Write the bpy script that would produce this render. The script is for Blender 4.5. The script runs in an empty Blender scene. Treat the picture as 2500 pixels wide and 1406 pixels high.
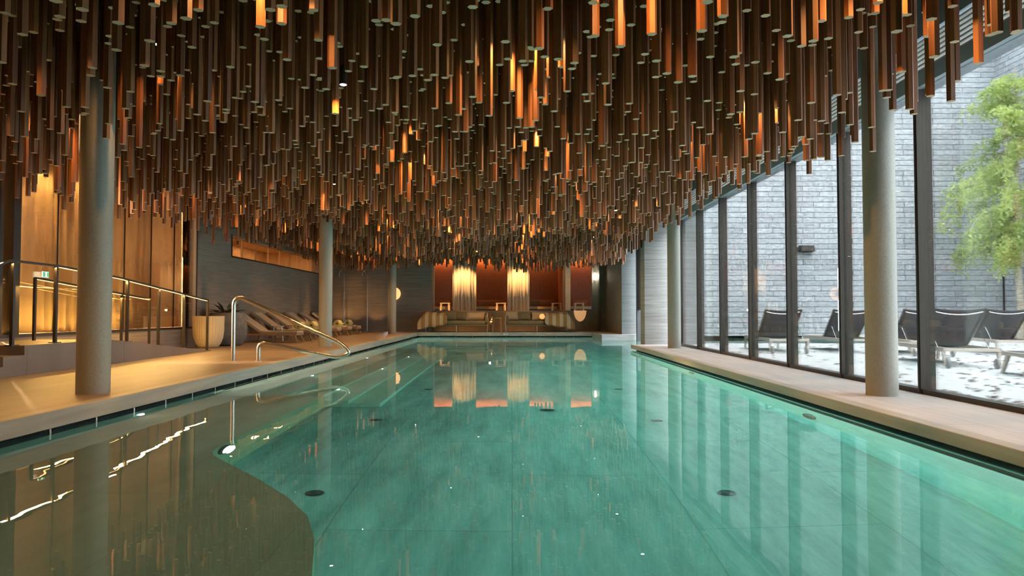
import bpy, math, random
from mathutils import Vector, Matrix, noise
random.seed(11)
PI = math.pi; sin, cos = math.sin, math.cos
S = bpy.context.scene
C = S.collection
# ------------------------------------------------------------------ camera
cd = bpy.data.cameras.new('camera'); cam = bpy.data.objects.new('camera', cd); C.objects.link(cam)
cd.sensor_width = 36; cd.lens = 36 * 1800 / 2500; cd.clip_start = .05; cd.clip_end = 300
cam.location = (0, 0, 1.0)
cam.rotation_euler = (PI / 2 + math.atan(59 / 1800), 0, 0)
S.camera = cam
# ------------------------------------------------------------------ world, daylight, exposure
w = bpy.data.worlds.new('world'); S.world = w; w.use_nodes = True
bg = w.node_tree.nodes['Background']
bg.inputs[0].default_value = (.80, .90, 1.0, 1); bg.inputs[1].default_value = 20.0
S.view_settings.view_transform = 'Standard'; S.view_settings.look = 'None'
S.view_settings.exposure = 0.0; S.view_settings.gamma = 1.0
S.view_settings.use_curve_mapping = False
cy = S.cycles
cy.max_bounces = 8; cy.diffuse_bounces = 3; cy.glossy_bounces = 4; cy.transmission_bounces = 6
cy.transparent_max_bounces = 10; cy.volume_bounces = 0
cy.sample_clamp_indirect = 3.0; cy.sample_clamp_direct = 0; cy.blur_glossy = 0.6

def lamp(name, kind, loc, energy, color, rot=(0, 0, 0), size=.1, size_y=None, spot=None, blend=.6, spread=None, parent=None, angle=None):
    l = bpy.data.lights.new(name, kind); l.energy = energy; l.color = color
    if kind == 'AREA':
        l.shape = 'RECTANGLE' if size_y else 'DISK'; l.size = size
        if size_y: l.size_y = size_y
        if spread: l.spread = spread
    elif kind == 'SUN': l.angle = angle
    else: l.shadow_soft_size = size
    if kind == 'SPOT': l.spot_size = spot; l.spot_blend = blend
    o = bpy.data.objects.new(name, l); C.objects.link(o); o.location = loc; o.rotation_euler = rot
    if parent: o.parent = parent
    return o
# soft overcast daylight falling into the courtyard
lamp('daylight_sun', 'SUN', (10, 8, 20), 24.0, (1, .98, .95), rot=(math.radians(25), math.radians(22), 0), angle=math.radians(70))
WARM = (1.0, .56, .22); AMBER = (1.0, .42, .12); CREAM = (1.0, .74, .45)
# tint of the pool lamps and of the light lines added under the copings
POOLC = (.85, 1.0, .90)
# ------------------------------------------------------------------ materials
def mat(name, color=(.5, .5, .5), rough=.6, metal=0, spec=.5):
    m = bpy.data.materials.new(name); m.use_nodes = True
    b = m.node_tree.nodes['Principled BSDF']
    b.inputs['Base Color'].default_value = (*color, 1); b.inputs['Roughness'].default_value = rough
    b.inputs['Metallic'].default_value = metal; b.inputs['Specular IOR Level'].default_value = spec
    return m
def N(m, t, **kw):
    n = m.node_tree.nodes.new(t)
    for k, v in kw.items(): setattr(n, k, v)
    return n
def L(m, a, b): m.node_tree.links.new(a, b)
def noisemat(name, c1, c2, scale=(1, 1, 1), nscale=4, detail=6, rough=.6, metal=0, bump=0, spec=.5, lo=.35, hi=.65, bdist=.02):
    m = mat(name, c1, rough, metal, spec); b = m.node_tree.nodes['Principled BSDF']
    tc = N(m, 'ShaderNodeTexCoord'); mp = N(m, 'ShaderNodeMapping'); mp.inputs['Scale'].default_value = scale
    nz = N(m, 'ShaderNodeTexNoise'); nz.inputs['Scale'].default_value = nscale; nz.inputs['Detail'].default_value = detail
    cr = N(m, 'ShaderNodeValToRGB'); cr.color_ramp.elements[0].position = lo; cr.color_ramp.elements[1].position = hi
    cr.color_ramp.elements[0].color = (*c1, 1); cr.color_ramp.elements[1].color = (*c2, 1)
    L(m, tc.outputs['Object'], mp.inputs[0]); L(m, mp.outputs[0], nz.inputs['Vector']); L(m, nz.outputs['Fac'], cr.inputs[0])
    L(m, cr.outputs[0], b.inputs['Base Color'])
    if bump:
        bp = N(m, 'ShaderNodeBump'); bp.inputs['Strength'].default_value = bump; bp.inputs['Distance'].default_value = bdist
        L(m, nz.outputs['Fac'], bp.inputs['Height']); L(m, bp.outputs[0], b.inputs['Normal'])
    return m
def slabmat(name, c1, c2, joint, axes, bw, bh, mortar=.004, offset=.5, grain=(1, 1, 1), nscale=5, rough=.6, bump=.15, rowvar=.25, wobble=0, spec=.5, white=0, bdist=.02, squash=1, sqf=2, tone=.25):
    """stone slabs / bricks laid in the plane given by axes, e.g. 'xz'"""
    m = mat(name, c1, rough, 0, spec); b = m.node_tree.nodes['Principled BSDF']
    tc = N(m, 'ShaderNodeTexCoord'); sp = N(m, 'ShaderNodeSeparateXYZ'); cb = N(m, 'ShaderNodeCombineXYZ')
    L(m, tc.outputs['Object'], sp.inputs[0])
    L(m, sp.outputs['XYZ'.index(axes[0].upper())], cb.inputs[0]); L(m, sp.outputs['XYZ'.index(axes[1].upper())], cb.inputs[1])
    br = N(m, 'ShaderNodeTexBrick'); br.inputs['Scale'].default_value = 1; br.inputs['Brick Width'].default_value = bw
    br.inputs['Row Height'].default_value = bh; br.inputs['Mortar Size'].default_value = mortar; br.inputs['Mortar Smooth'].default_value = .3
    br.offset = offset; br.squash = squash; br.squash_frequency = sqf
    br.inputs['Color1'].default_value = (*[c * (1 - tone) for c in (1, 1, 1)], 1); br.inputs['Color2'].default_value = (1 + tone,) * 3 + (1,)
    br.inputs['Mortar'].default_value = (joint,) * 3 + (1,)
    if wobble:
        wn = N(m, 'ShaderNodeTexNoise'); wn.inputs['Scale'].default_value = 3
        mx = N(m, 'ShaderNodeMix', data_type='VECTOR'); mx.inputs[0].default_value = wobble
        L(m, cb.outputs[0], wn.inputs['Vector']); L(m, cb.outputs[0], mx.inputs[4]); L(m, wn.outputs['Color'], mx.inputs[5])
        L(m, mx.outputs[1], br.inputs['Vector'])
    else: L(m, cb.outputs[0], br.inputs['Vector'])
    mp = N(m, 'ShaderNodeMapping'); mp.inputs['Scale'].default_value = grain
    nz = N(m, 'ShaderNodeTexNoise'); nz.inputs['Scale'].default_value = nscale; nz.inputs['Detail'].default_value = 8; nz.inputs['Roughness'].default_value = .65
    L(m, cb.outputs[0], mp.inputs[0]); L(m, mp.outputs[0], nz.inputs['Vector'])
    cr = N(m, 'ShaderNodeValToRGB'); cr.color_ramp.elements[0].position = .32; cr.color_ramp.elements[1].position = .68
    cr.color_ramp.elements[0].color = (*c1, 1); cr.color_ramp.elements[1].color = (*c2, 1)
    if white:
        e = cr.color_ramp.elements.new(.80); e.color = (white, white, white * 1.03, 1)
        cr.color_ramp.elements[1].position = .58
    L(m, nz.outputs['Fac'], cr.inputs[0])
    mu = N(m, 'ShaderNodeMix', data_type='RGBA', blend_type='MULTIPLY'); mu.inputs[0].default_value = 1
    L(m, cr.outputs[0], mu.inputs[6]); L(m, br.outputs['Color'], mu.inputs[7]); L(m, mu.outputs[2], b.inputs['Base Color'])
    if bump:
        ad = N(m, 'ShaderNodeMath', operation='MULTIPLY_ADD'); ad.inputs[1].default_value = -1.2
        L(m, br.outputs['Fac'], ad.inputs[0]); L(m, nz.outputs['Fac'], ad.inputs[2])
        bp = N(m, 'ShaderNodeBump'); bp.inputs['Strength'].default_value = bump; bp.inputs['Distance'].default_value = bdist
        L(m, ad.outputs[0], bp.inputs['Height']); L(m, bp.outputs[0], b.inputs['Normal'])
    return m
def emis(name, color, strength):
    m = mat(name, color); b = m.node_tree.nodes['Principled BSDF']
    b.inputs['Emission Color'].default_value = (*color, 1); b.inputs['Emission Strength'].default_value = strength
    return m
def glassmat(name, refl=1.0, tint=(.95, .98, .97)):
    m = bpy.data.materials.new(name); m.use_nodes = True; nt = m.node_tree; nt.nodes.clear()
    out = N(m, 'ShaderNodeOutputMaterial'); mx = N(m, 'ShaderNodeMixShader'); tr = N(m, 'ShaderNodeBsdfTransparent')
    gl = N(m, 'ShaderNodeBsdfGlossy'); fr = N(m, 'ShaderNodeFresnel'); mu = N(m, 'ShaderNodeMath', operation='MULTIPLY')
    tr.inputs[0].default_value = (*tint, 1); gl.inputs['Roughness'].default_value = 0.0; fr.inputs[0].default_value = 1.45
    mu.inputs[1].default_value = refl
    L(m, fr.outputs[0], mu.inputs[0]); L(m, mu.outputs[0], mx.inputs[0]); L(m, tr.outputs[0], mx.inputs[1]); L(m, gl.outputs[0], mx.inputs[2])
    L(m, mx.outputs[0], out.inputs[0]); return m
def clothmat(name, c, transl=.45, c2=None):
    m = bpy.data.materials.new(name); m.use_nodes = True; nt = m.node_tree; nt.nodes.clear()
    out = N(m, 'ShaderNodeOutputMaterial'); mx = N(m, 'ShaderNodeMixShader'); mx.inputs[0].default_value = transl
    d = N(m, 'ShaderNodeBsdfDiffuse'); t = N(m, 'ShaderNodeBsdfTranslucent')
    for s in (d, t): s.inputs[0].default_value = (*c, 1)
    L(m, d.outputs[0], mx.inputs[1]); L(m, t.outputs[0], mx.inputs[2]); L(m, mx.outputs[0], out.inputs[0]); return m

M = {}
M['deck'] = slabmat('deck_stone', (.165, .122, .088), (.225, .172, .125), .55, 'xy', 1.2, 2.4, grain=(1, .25, 1), nscale=3, rough=.45, bump=.08, tone=.06, mortar=.006)
M['ledge'] = slabmat('ledge_stone', (.33, .315, .30), (.42, .40, .385), .6, 'yx', 1.9, .6, grain=(.3, 2, 1), nscale=3, rough=.55, bump=.06, tone=.05, mortar=.006, offset=.5)
M['coping'] = noisemat('coping_stone', (.23, .215, .18), (.31, .285, .24), scale=(1, .2, 3), nscale=4, rough=.5, bump=.05)
M['black'] = mat('gutter_black', (.008, .008, .008), .8)
M['terrace'] = slabmat('terrace_stone', (.46, .46, .465), (.54, .54, .55), .55, 'xy', 2.4, 1.2, nscale=2, rough=.8, bump=.05, tone=.04, mortar=.008)
M['wall_in'] = slabmat('brushed_stone_yz', (.135, .105, .085), (.22, .175, .14), .8, 'yz', 1.4, .26, grain=(.35, 9, 1), nscale=2.4, rough=.55, bump=.12, tone=.06, mortar=.002)
M['wall_inx'] = slabmat('brushed_stone_xz', (.12, .105, .09), (.21, .185, .155), .8, 'xz', 1.4, .26, grain=(.35, 9, 1), nscale=2.4, rough=.55, bump=.12, tone=.06, mortar=.002)
M['pier'] = slabmat('pier_stone', (.15, .15, .145), (.23, .23, .222), .7, 'xz', 2.1, .24, grain=(.5, 9, 1), nscale=2.4, rough=.6, bump=.12, tone=.08, mortar=.003, white=.36)
M['slate'] = slabmat('slate_courses_xz', (.33, .345, .365), (.56, .58, .605), .30, 'xz', 1.15, .20, grain=(1.5, 3.2, 1), nscale=3.6, rough=.6, bump=.8, tone=.16, mortar=.014, offset=.37, white=.98, bdist=.05, squash=1.7, sqf=3)
M['slatey'] = slabmat('slate_courses_yz', (.33, .345, .365), (.56, .58, .605), .30, 'yz', 1.15, .20, grain=(1.5, 3.2, 1), nscale=3.6, rough=.6, bump=.8, tone=.16, mortar=.014, offset=.37, white=.98, bdist=.05, squash=1.7, sqf=3)
M['pool'] = slabmat('pool_floor_slate', (.24, .30, .28), (.60, .64, .60), .7, 'yx', 2.4, 1.2, grain=(.32, 1.5, 1), nscale=2.4, rough=.6, bump=.6, tone=.08, mortar=.006, bdist=.03)
M['poolw'] = noisemat('pool_wall_stone', (.34, .42, .40), (.46, .53, .50), scale=(1, 1, 2), nscale=3, rough=.6, bump=.1)
M['ceil'] = mat('ceiling_black', (.012, .009, .008), .8)
M['column'] = noisemat('column_plaster', (.22, .21, .18), (.26, .245, .21), nscale=60, rough=.55, bump=.05, bdist=.002)
M['bronze'] = mat('bronze_metal', (.040, .032, .025), .4, .6)
M['darkframe'] = mat('dark_frame', (.028, .026, .024), .35, .5)
M['steel'] = mat('brushed_steel', (.62, .58, .52), .26, 1)
M['chrome'] = mat('chrome', (.8, .78, .74), .12, 1)
M['grey_metal'] = mat('grey_beam', (.30, .36, .40), .4, .3)
M['white'] = mat('white_slat', (.75, .75, .73), .5)
M['glass'] = glassmat('window_glass', .9)
M['glassl'] = glassmat('inner_glass', .8, (.97, .95, .9))
M['curtain'] = clothmat('sheer_curtain', (.80, .66, .48), .5)
M['drape'] = clothmat('cream_drape', (.78, .68, .52), .2)
M['orange_wall'] = noisemat('orange_panel', (.30, .105, .04), (.37, .135, .05), scale=(6, 6, .6), nscale=6, rough=.6)
M['led'] = emis('warm_led', (1, .62, .22), 3.5)
M['ledspot'] = emis('spot_glow', (1, .86, .62), 30)
M['wood_pale'] = noisemat('weathered_teak', (.42, .36, .30), (.55, .49, .42), scale=(1, 8, 8), nscale=8, rough=.6)
M['wood_mid'] = noisemat('teak', (.24, .135, .065), (.36, .21, .11), scale=(1, 9, 9), nscale=8, rough=.5)
M['sling'] = mat('charcoal_sling', (.055, .057, .06), .75)
M['mattress'] = noisemat('taupe_mattress', (.30, .245, .19), (.36, .30, .235), nscale=90, rough=.9, bump=.1, bdist=.003)
M['olive'] = noisemat('olive_fabric', (.16, .125, .06), (.22, .17, .085), nscale=60, rough=.9, bump=.15, bdist=.004)
M['tan'] = noisemat('tan_fabric', (.44, .32, .18), (.52, .39, .23), nscale=60, rough=.9, bump=.15, bdist=.004)
M['rust'] = noisemat('rust_fabric', (.30, .12, .045), (.38, .16, .06), nscale=60, rough=.9, bump=.15, bdist=.004)
M['plaster_pot'] = noisemat('ribbed_straw', (.66, .50, .28), (.76, .60, .36), scale=(14, 14, .5), nscale=3, rough=.8, bump=.3, bdist=.01)
M['pot_dark'] = noisemat('grey_planter_clay', (.10, .09, .08), (.15, .135, .12), nscale=6, rough=.8, bump=.2)
M['leaf_dark'] = noisemat('dark_leaf', (.035, .05, .03), (.07, .085, .05), nscale=6, rough=.5)
M['rubber'] = mat('rubber_grey', (.10, .10, .10), .7)
M['wheel'] = mat('wheel_grey', (.25, .25, .25), .6)
M['towel'] = noisemat('yellow_towel', (.72, .60, .24), (.82, .70, .32), nscale=120, rough=.95, bump=.4, bdist=.006)
M['bark'] = noisemat('birch_bark', (.30, .24, .17), (.62, .56, .46), scale=(1, 1, 4), nscale=7, rough=.8, bump=.3)
M['leafbrown'] = noisemat('fallen_leaf', (.05, .035, .03), (.12, .075, .05), nscale=3, rough=.8)
M['warmroom'] = noisemat('warm_room_plaster', (.66, .47, .30), (.72, .53, .35), nscale=3, rough=.8)
M['lampskin'] = emis('lamp_skin', (1, .50, .18), 1.3)
M['whitelamp'] = emis('white_lamp', (1, .93, .8), 8)
M['ribwood'] = noisemat('pillar_travertine', (.62, .43, .24), (.78, .58, .36), scale=(1, 1, 12), nscale=3, rough=.6)
M['drain'] = mat('drain_metal', (.05, .06, .06), .4, .6)
M['underlamp'] = emis('underwater_lens', (.8, 1, .97), 25)
M['mark'] = mat('marking_white', (.75, .75, .7), .6)

# leaves with a little light passing through
def leafmat(name, c1, c2):
    m = clothmat(name, c1, .45); nt = m.node_tree
    tc = N(m, 'ShaderNodeTexCoord'); nz = N(m, 'ShaderNodeTexNoise'); nz.inputs['Scale'].default_value = 1.3
    cr = N(m, 'ShaderNodeValToRGB'); cr.color_ramp.elements[0].position = .38; cr.color_ramp.elements[1].position = .62
    cr.color_ramp.elements[0].color = (*c1, 1); cr.color_ramp.elements[1].color = (*c2, 1)
    L(m, tc.outputs['Object'], nz.inputs['Vector']); L(m, nz.outputs['Fac'], cr.inputs[0])
    for n in nt.nodes:
        if n.type in ('BSDF_DIFFUSE', 'BSDF_TRANSLUCENT'): L(m, cr.outputs[0], n.inputs[0])
    return m
M['birch_leaf'] = leafmat('birch_leaf', (.34, .42, .16), (.60, .68, .26))

# stripes across x for the two throws
def stripemat():
    m = mat('striped_wool', rough=.95); b = m.node_tree.nodes['Principled BSDF']
    tc = N(m, 'ShaderNodeTexCoord'); sp = N(m, 'ShaderNodeSeparateXYZ'); L(m, tc.outputs['Object'], sp.inputs[0])
    mu = N(m, 'ShaderNodeMath', operation='MULTIPLY'); mu.inputs[1].default_value = 2 * PI / .30; L(m, sp.outputs[0], mu.inputs[0])
    sn = N(m, 'ShaderNodeMath', operation='SINE'); L(m, mu.outputs[0], sn.inputs[0])
    cr = N(m, 'ShaderNodeValToRGB'); cr.color_ramp.elements[0].position = .48; cr.color_ramp.elements[1].position = .56
    cr.color_ramp.elements[0].color = (.30, .18, .06, 1); cr.color_ramp.elements[1].color = (.50, .40, .26, 1)
    ma = N(m, 'ShaderNodeMath', operation='MULTIPLY_ADD'); ma.inputs[1].default_value = .5; ma.inputs[2].default_value = .5
    L(m, sn.outputs[0], ma.inputs[0]); L(m, ma.outputs[0], cr.inputs[0]); L(m, cr.outputs[0], b.inputs['Base Color'])
    nz = N(m, 'ShaderNodeTexNoise'); nz.inputs['Scale'].default_value = 90
    bp = N(m, 'ShaderNodeBump'); bp.inputs['Strength'].default_value = .4; bp.inputs['Distance'].default_value = .01
    L(m, nz.outputs['Fac'], bp.inputs['Height']); L(m, bp.outputs[0], b.inputs['Normal'])
    return m
M['stripe'] = stripemat()

# hanging rods: red brown timber, pale cut ends
def rodmat():
    m = mat('rod_timber', rough=.5, spec=.4); b = m.node_tree.nodes['Principled BSDF']
    tc = N(m, 'ShaderNodeTexCoord'); mp = N(m, 'ShaderNodeMapping'); mp.inputs['Scale'].default_value = (11, 11, .25)
    nz = N(m, 'ShaderNodeTexNoise'); nz.inputs['Scale'].default_value = 1; nz.inputs['Detail'].default_value = 1
    cr = N(m, 'ShaderNodeValToRGB'); e = cr.color_ramp.elements
    e[0].position = .32; e[0].color = (.080, .025, .007, 1); e[1].position = .68; e[1].color = (.23, .085, .025, 1)
    L(m, N(m, 'ShaderNodeNewGeometry').outputs['Position'], mp.inputs[0]); L(m, mp.outputs[0], nz.inputs['Vector']); L(m, nz.outputs['Fac'], cr.inputs[0])
    L(m, cr.outputs[0], b.inputs['Base Color']); return m
M['rod'] = rodmat()
M['rodend'] = mat('rod_cut_end', (.46, .33, .21), .7)

def watermat():
    m = bpy.data.materials.new('pool_water'); m.use_nodes = True; nt = m.node_tree; nt.nodes.clear()
    out = N(m, 'ShaderNodeOutputMaterial'); g = N(m, 'ShaderNodeBsdfGlass'); g.inputs['IOR'].default_value = 1.333; g.inputs['Roughness'].default_value = 0
    va = N(m, 'ShaderNodeVolumeAbsorption'); va.inputs[0].default_value = (.26, .89, .87, 1); va.inputs[1].default_value = .30
    tc = N(m, 'ShaderNodeTexCoord')
    nz = N(m, 'ShaderNodeTexNoise'); nz.inputs['Scale'].default_value = 2.2; nz.inputs['Detail'].default_value = 1.5
    bp = N(m, 'ShaderNodeBump'); bp.inputs['Strength'].default_value = .05; bp.inputs['Distance'].default_value = .02
    L(m, tc.outputs['Object'], nz.inputs['Vector']); L(m, nz.outputs['Fac'], bp.inputs['Height']); L(m, bp.outputs[0], g.inputs['Normal'])
    L(m, g.outputs[0], out.inputs[0]); L(m, va.outputs[0], out.inputs['Volume']); return m
M['water'] = watermat()

# ------------------------------------------------------------------ mesh builder
class MB:
    def __init__(s): s.v = []; s.f = []; s.mi = []
    def add(s, vs, fs, mi=0):
        n = len(s.v); s.v += [tuple(p) for p in vs]; s.f += [tuple(i + n for i in f) for f in fs]; s.mi += [mi] * len(fs); return s
    def box(s, x0, x1, y0, y1, z0, z1, mi=0):
        return s.add([(x0, y0, z0), (x1, y0, z0), (x1, y1, z0), (x0, y1, z0), (x0, y0, z1), (x1, y0, z1), (x1, y1, z1), (x0, y1, z1)],
                     [(0, 3, 2, 1), (4, 5, 6, 7), (0, 1, 5, 4), (1, 2, 6, 5), (2, 3, 7, 6), (3, 0, 4, 7)], mi)
    def bar(s, a, b, wx, wy, mi=0, taper=1):
        a = Vector(a); b = Vector(b); d = (b - a).normalized()
        up = Vector((0, 0, 1)) if abs(d.z) < .9 else Vector((0, 1, 0))
        x = d.cross(up).normalized(); y = x.cross(d).normalized(); vs = []
        for p, t in ((a, 1), (b, taper)):
            for i, j in ((-1, -1), (1, -1), (1, 1), (-1, 1)): vs.append(p + x * wx / 2 * i * t + y * wy / 2 * j * t)
        return s.add(vs, [(0, 1, 2, 3), (7, 6, 5, 4), (0, 4, 5, 1), (1, 5, 6, 2), (2, 6, 7, 3), (3, 7, 4, 0)], mi)
    def tube(s, pts, r, n=10, caps=True, mi=0):
        pts = [Vector(p) for p in pts]; rs = r if isinstance(r, (list, tuple)) else [r] * len(pts); vs = []; prev = None
        for i, p in enumerate(pts):
            d = (pts[min(i + 1, len(pts) - 1)] - pts[max(i - 1, 0)]).normalized()
            if prev is None:
                up = Vector((0, 0, 1)) if abs(d.z) < .9 else Vector((1, 0, 0)); x = d.cross(up).normalized()
            else:
                x = (prev - d * prev.dot(d)).normalized()
            prev = x; y = d.cross(x)
            for k in range(n): a = 2 * PI * k / n; vs.append(p + (x * cos(a) + y * sin(a)) * rs[i])
        fs = []
        for i in range(len(pts) - 1):
            for k in range(n): fs.append((i * n + k, i * n + (k + 1) % n, (i + 1) * n + (k + 1) % n, (i + 1) * n + k))
        if caps: fs.append(tuple(range(n - 1, -1, -1))); m = (len(pts) - 1) * n; fs.append(tuple(range(m, m + n)))
        return s.add(vs, fs, mi)
    def lathe(s, prof, n=32, c=(0, 0), rib=0, nr=0, mi=0):
        vs = []; fs = []
        for (r, z) in prof:
            for k in range(n):
                a = 2 * PI * k / n; q = r * (1 + rib * cos(nr * a)); vs.append((c[0] + q * cos(a), c[1] + q * sin(a), z))
        for i in range(len(prof) - 1):
            for k in range(n): fs.append((i * n + k, i * n + (k + 1) % n, (i + 1) * n + (k + 1) % n, (i + 1) * n + k))
        fs.append(tuple(range(n - 1, -1, -1))); m = (len(prof) - 1) * n; fs.append(tuple(range(m, m + n)))
        return s.add(vs, fs, mi)
    def prism(s, poly, z0, z1, mi=0):
        n = len(poly); vs = [(x, y, z0) for x, y in poly] + [(x, y, z1) for x, y in poly]
        return s.add(vs, [tuple(range(n - 1, -1, -1)), tuple(range(n, 2 * n))] + [(i, (i + 1) % n, (i + 1) % n + n, i + n) for i in range(n)], mi)
    def extr_y(s, prof, y0, y1, mi=0):     # profile in xz (counter-clockwise) extruded in y
        n = len(prof); vs = [(x, y0, z) for x, z in prof] + [(x, y1, z) for x, z in prof]
        return s.add(vs, [tuple(range(n)), tuple(range(2 * n - 1, n - 1, -1))] + [(i + n, (i + 1) % n + n, (i + 1) % n, i) for i in range(n)], mi)
    def build(s, name, material, parent=None, smooth=False, bevel=0, sub=0, loc=None, solid=0):
        me = bpy.data.meshes.new(name); me.from_pydata(s.v, [], s.f)
        ms = material if isinstance(material, (list, tuple)) else [material]
        for q in ms: me.materials.append(q)
        if len(ms) > 1: me.polygons.foreach_set('material_index', s.mi)
        if smooth: me.polygons.foreach_set('use_smooth', [True] * len(s.f))
        me.update()
        o = bpy.data.objects.new(name, me); C.objects.link(o)
        if loc: o.location = loc
        if parent: o.parent = parent
        if solid: md = o.modifiers.new('s', 'SOLIDIFY'); md.thickness = solid; md.offset = 0
        if bevel:
            md = o.modifiers.new('b', 'BEVEL'); md.width = bevel; md.segments = 2; md.limit_method = 'ANGLE'
        if sub: md = o.modifiers.new('u', 'SUBSURF'); md.levels = sub; md.render_levels = sub
        if smooth and not sub:
            try: me.set_sharp_from_angle(angle=math.radians(40))
            except Exception: pass
        return o
def tag(o, label, cat, group=None):
    o['label'] = label; o['category'] = cat
    if group: o['group'] = group
    return o
def thing(name, label, cat, loc=(0, 0, 0), rz=0, group=None):
    o = bpy.data.objects.new(name, None); C.objects.link(o); o.location = loc; o.rotation_euler = (0, 0, rz); o.empty_display_size = .2
    return tag(o, label, cat, group)
def struct(o):
    o['kind'] = 'structure'; return o
def sroot(name, loc=(0, 0, 0)):
    o = bpy.data.objects.new(name, None); C.objects.link(o); o.location = loc; return struct(o)
def copy_tree(o, parent=None):
    c = o.copy(); C.objects.link(c)
    if parent: c.parent = parent
    for ch in list(o.children): copy_tree(ch, c)
    return c
def dup(o, label, loc, rz=None, group=None):
    c = copy_tree(o); c.location = loc
    if rz is not None: c.rotation_euler = (0, 0, rz)
    c['label'] = label
    if group: c['group'] = group
    return c

ZD = .19      # left and far deck
ZL = .14      # right ledge
CEIL = 4.4
# ------------------------------------------------------------------ pool basin, decks
b = MB()      # left deck + far deck, slab with overhang
b.box(-7.6, -3.77, -3, 29.5, .05, ZD); b.box(-7.6, 4.1, 29.5, 32.0, .05, ZD)
struct(b.build('floor', M['deck']))
b = MB(); b.box(-3.775, -3.60, -3, 29.5, .05, ZD + .002) if False else None
b = MB(); b.box(-3.90, -3.765, -3, 29.495, .048, ZD + .003); b.box(-3.9, 3.2, 29.495, 29.64, .048, ZD + .003)
struct(b.build('trim_1', M['coping'], bevel=.006))
b = MB(); b.box(3.16, 4.42, -3, 19.62, .045, ZL); struct(b.build('pool_ledge', M['ledge'], bevel=.006))
b = MB(); b.box(3.155, 3.30, -3, 19.625, .04, ZL + .002); struct(b.build('trim_2', M['coping'], bevel=.008))
# dark overflow slot under the copings
g = sroot('overflow_gutter')
b = MB(); b.box(-7.6, -3.93, -3, 29.66, -1.4, .047); b.box(-7.6, 4.1, 29.66, 32.2, -1.4, .047); b.box(3.32, 4.42, -3, 19.6, -1.4, .044)
b.build('slot_lining', M['black'], g)
bk = MB(); bk.box(-.006, .006, -.012, .012, .0, .046); br0 = None
for i in range(41):
    y = 2.72 + .672 * i
    if br0 is None: br0 = bk.build('bracket', M['steel'], g); o = br0
    else: o = br0.copy(); C.objects.link(o)
    o.location = (-3.79, y, .0)
for i in range(10):
    o = br0.copy(); C.objects.link(o); o.location = (-3.59 + .672 * i, 29.51, 0)
# pool shell
FZ = -1.35
b = MB(); b.box(-3.95, 11, -3, 28, FZ - .1, FZ); b.box(-3.95, 3.3, 28, 29.7, FZ - .1, FZ)
struct(b.build('pool_floor', M['pool']))
b = MB()
b.box(-3.95, -3.77, -3, 29.7, FZ, -.012); b.box(3.16, 3.34, -3, 19.62, FZ, -.012); b.box(-3.77, 3.2, 29.5, 29.7, FZ, -.012)
b.box(-3.95, 3.3, -3.2, -3, FZ, .1); b.box(3.2, 11.2, 19.62, 20.4, FZ, -.012); b.box(11, 11.2, 20.4, 28, FZ, .1); b.box(4.5, 11.2, 28, 28.2, FZ, .1)
struct(b.build('pool_wall', M['poolw']))
b = MB(); b.box(3.2, 4.55, 26.3, 29.5, -1.35, ZD + .01); struct(b.build('pool_platform', M['pier'], bevel=.005))
# raised shallow shelf with rounded front
shelf = [(-3.76, -2.9), (-.55, -2.9), (-.66, 2.0), (-.86, 3.2), (-.98, 3.70), (-1.12, 4.08), (-1.34, 4.45), (-1.70, 4.93), (-2.12, 5.44), (-2.26, 5.62), (-2.33, 5.78), (-2.35, 5.98), (-2.35, 9.3), (-3.76, 9.3)]
b = MB(); b.prism(shelf, FZ, -.42)
M['shelf'] = slabmat('shelf_stone', (.46, .35, .23), (.58, .45, .31), .8, 'xy', .75, 1.5, grain=(1.5, .35, 1), nscale=2.2, rough=.6, bump=.3, tone=.06, mortar=.003)
struct(b.build('pool_shelf', M['shelf']))
# steps down along the left side
b = MB()
for k in range(5):
    x1 = -3.25 + .40 * k
    b.box(-3.77 if k == 0 else x1 - .40, x1, 9.3, 20.6, FZ, -.20 - .22 * k)
M['stepstone'] = noisemat('pool_step_stone', (.60, .60, .50), (.74, .73, .62), scale=(1, .3, 1), nscale=3, rough=.6, bump=.1)
struct(b.build('pool_steps', M['stepstone'], bevel=.01))
# water body
W = [(-3.93, -3.1), (3.32, -3.1), (3.32, 20.3), (11.1, 20.3), (11.1, 28.1), (4.52, 28.1), (4.52, 26.32), (3.22, 26.32), (3.22, 29.6), (-3.93, 29.6)]
b = MB(); b.prism(W, -1.42, 0.0)
o = b.build('pool_water', M['water']); tag(o, 'still teal water filling the long pool between the decks', 'water'); o['kind'] = 'stuff'

# floor fittings
b = MB(); b.lathe([(.068, 0), (.068, .012), (.055, .014), (.05, .006), (.036, .006), (.03, .016), (.012, .018)], 24)
f0 = None
for (x, y, s, lb) in [(-1.46, 5.5, 1, 'round metal floor inlet under water near left shelf edge'), (1.59, 5.5, 1, 'nearest round floor inlet under water on the right'),
                   (.43, 9.06, 1.35, 'large round drain on pool floor near the middle'), (1.62, 8.3, 1, 'second round floor inlet under water along right row'),
                   (-1.53, 8.35, 1, 'round floor inlet under water beside the step end'), (-1.25, 11.1, 1, 'third round floor inlet under water along left row'),
                   (1.6, 11.1, 1, 'third round floor inlet under water along right row')]:
    if f0 is None: f0 = b.build('floor_inlet', M['drain']); o = f0
    else: o = f0.copy(); C.objects.link(o)
    o.location = (x, y, FZ); o.scale = (s, s, 1); tag(o, lb, 'drain', 'round fittings on the pool floor')
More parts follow.
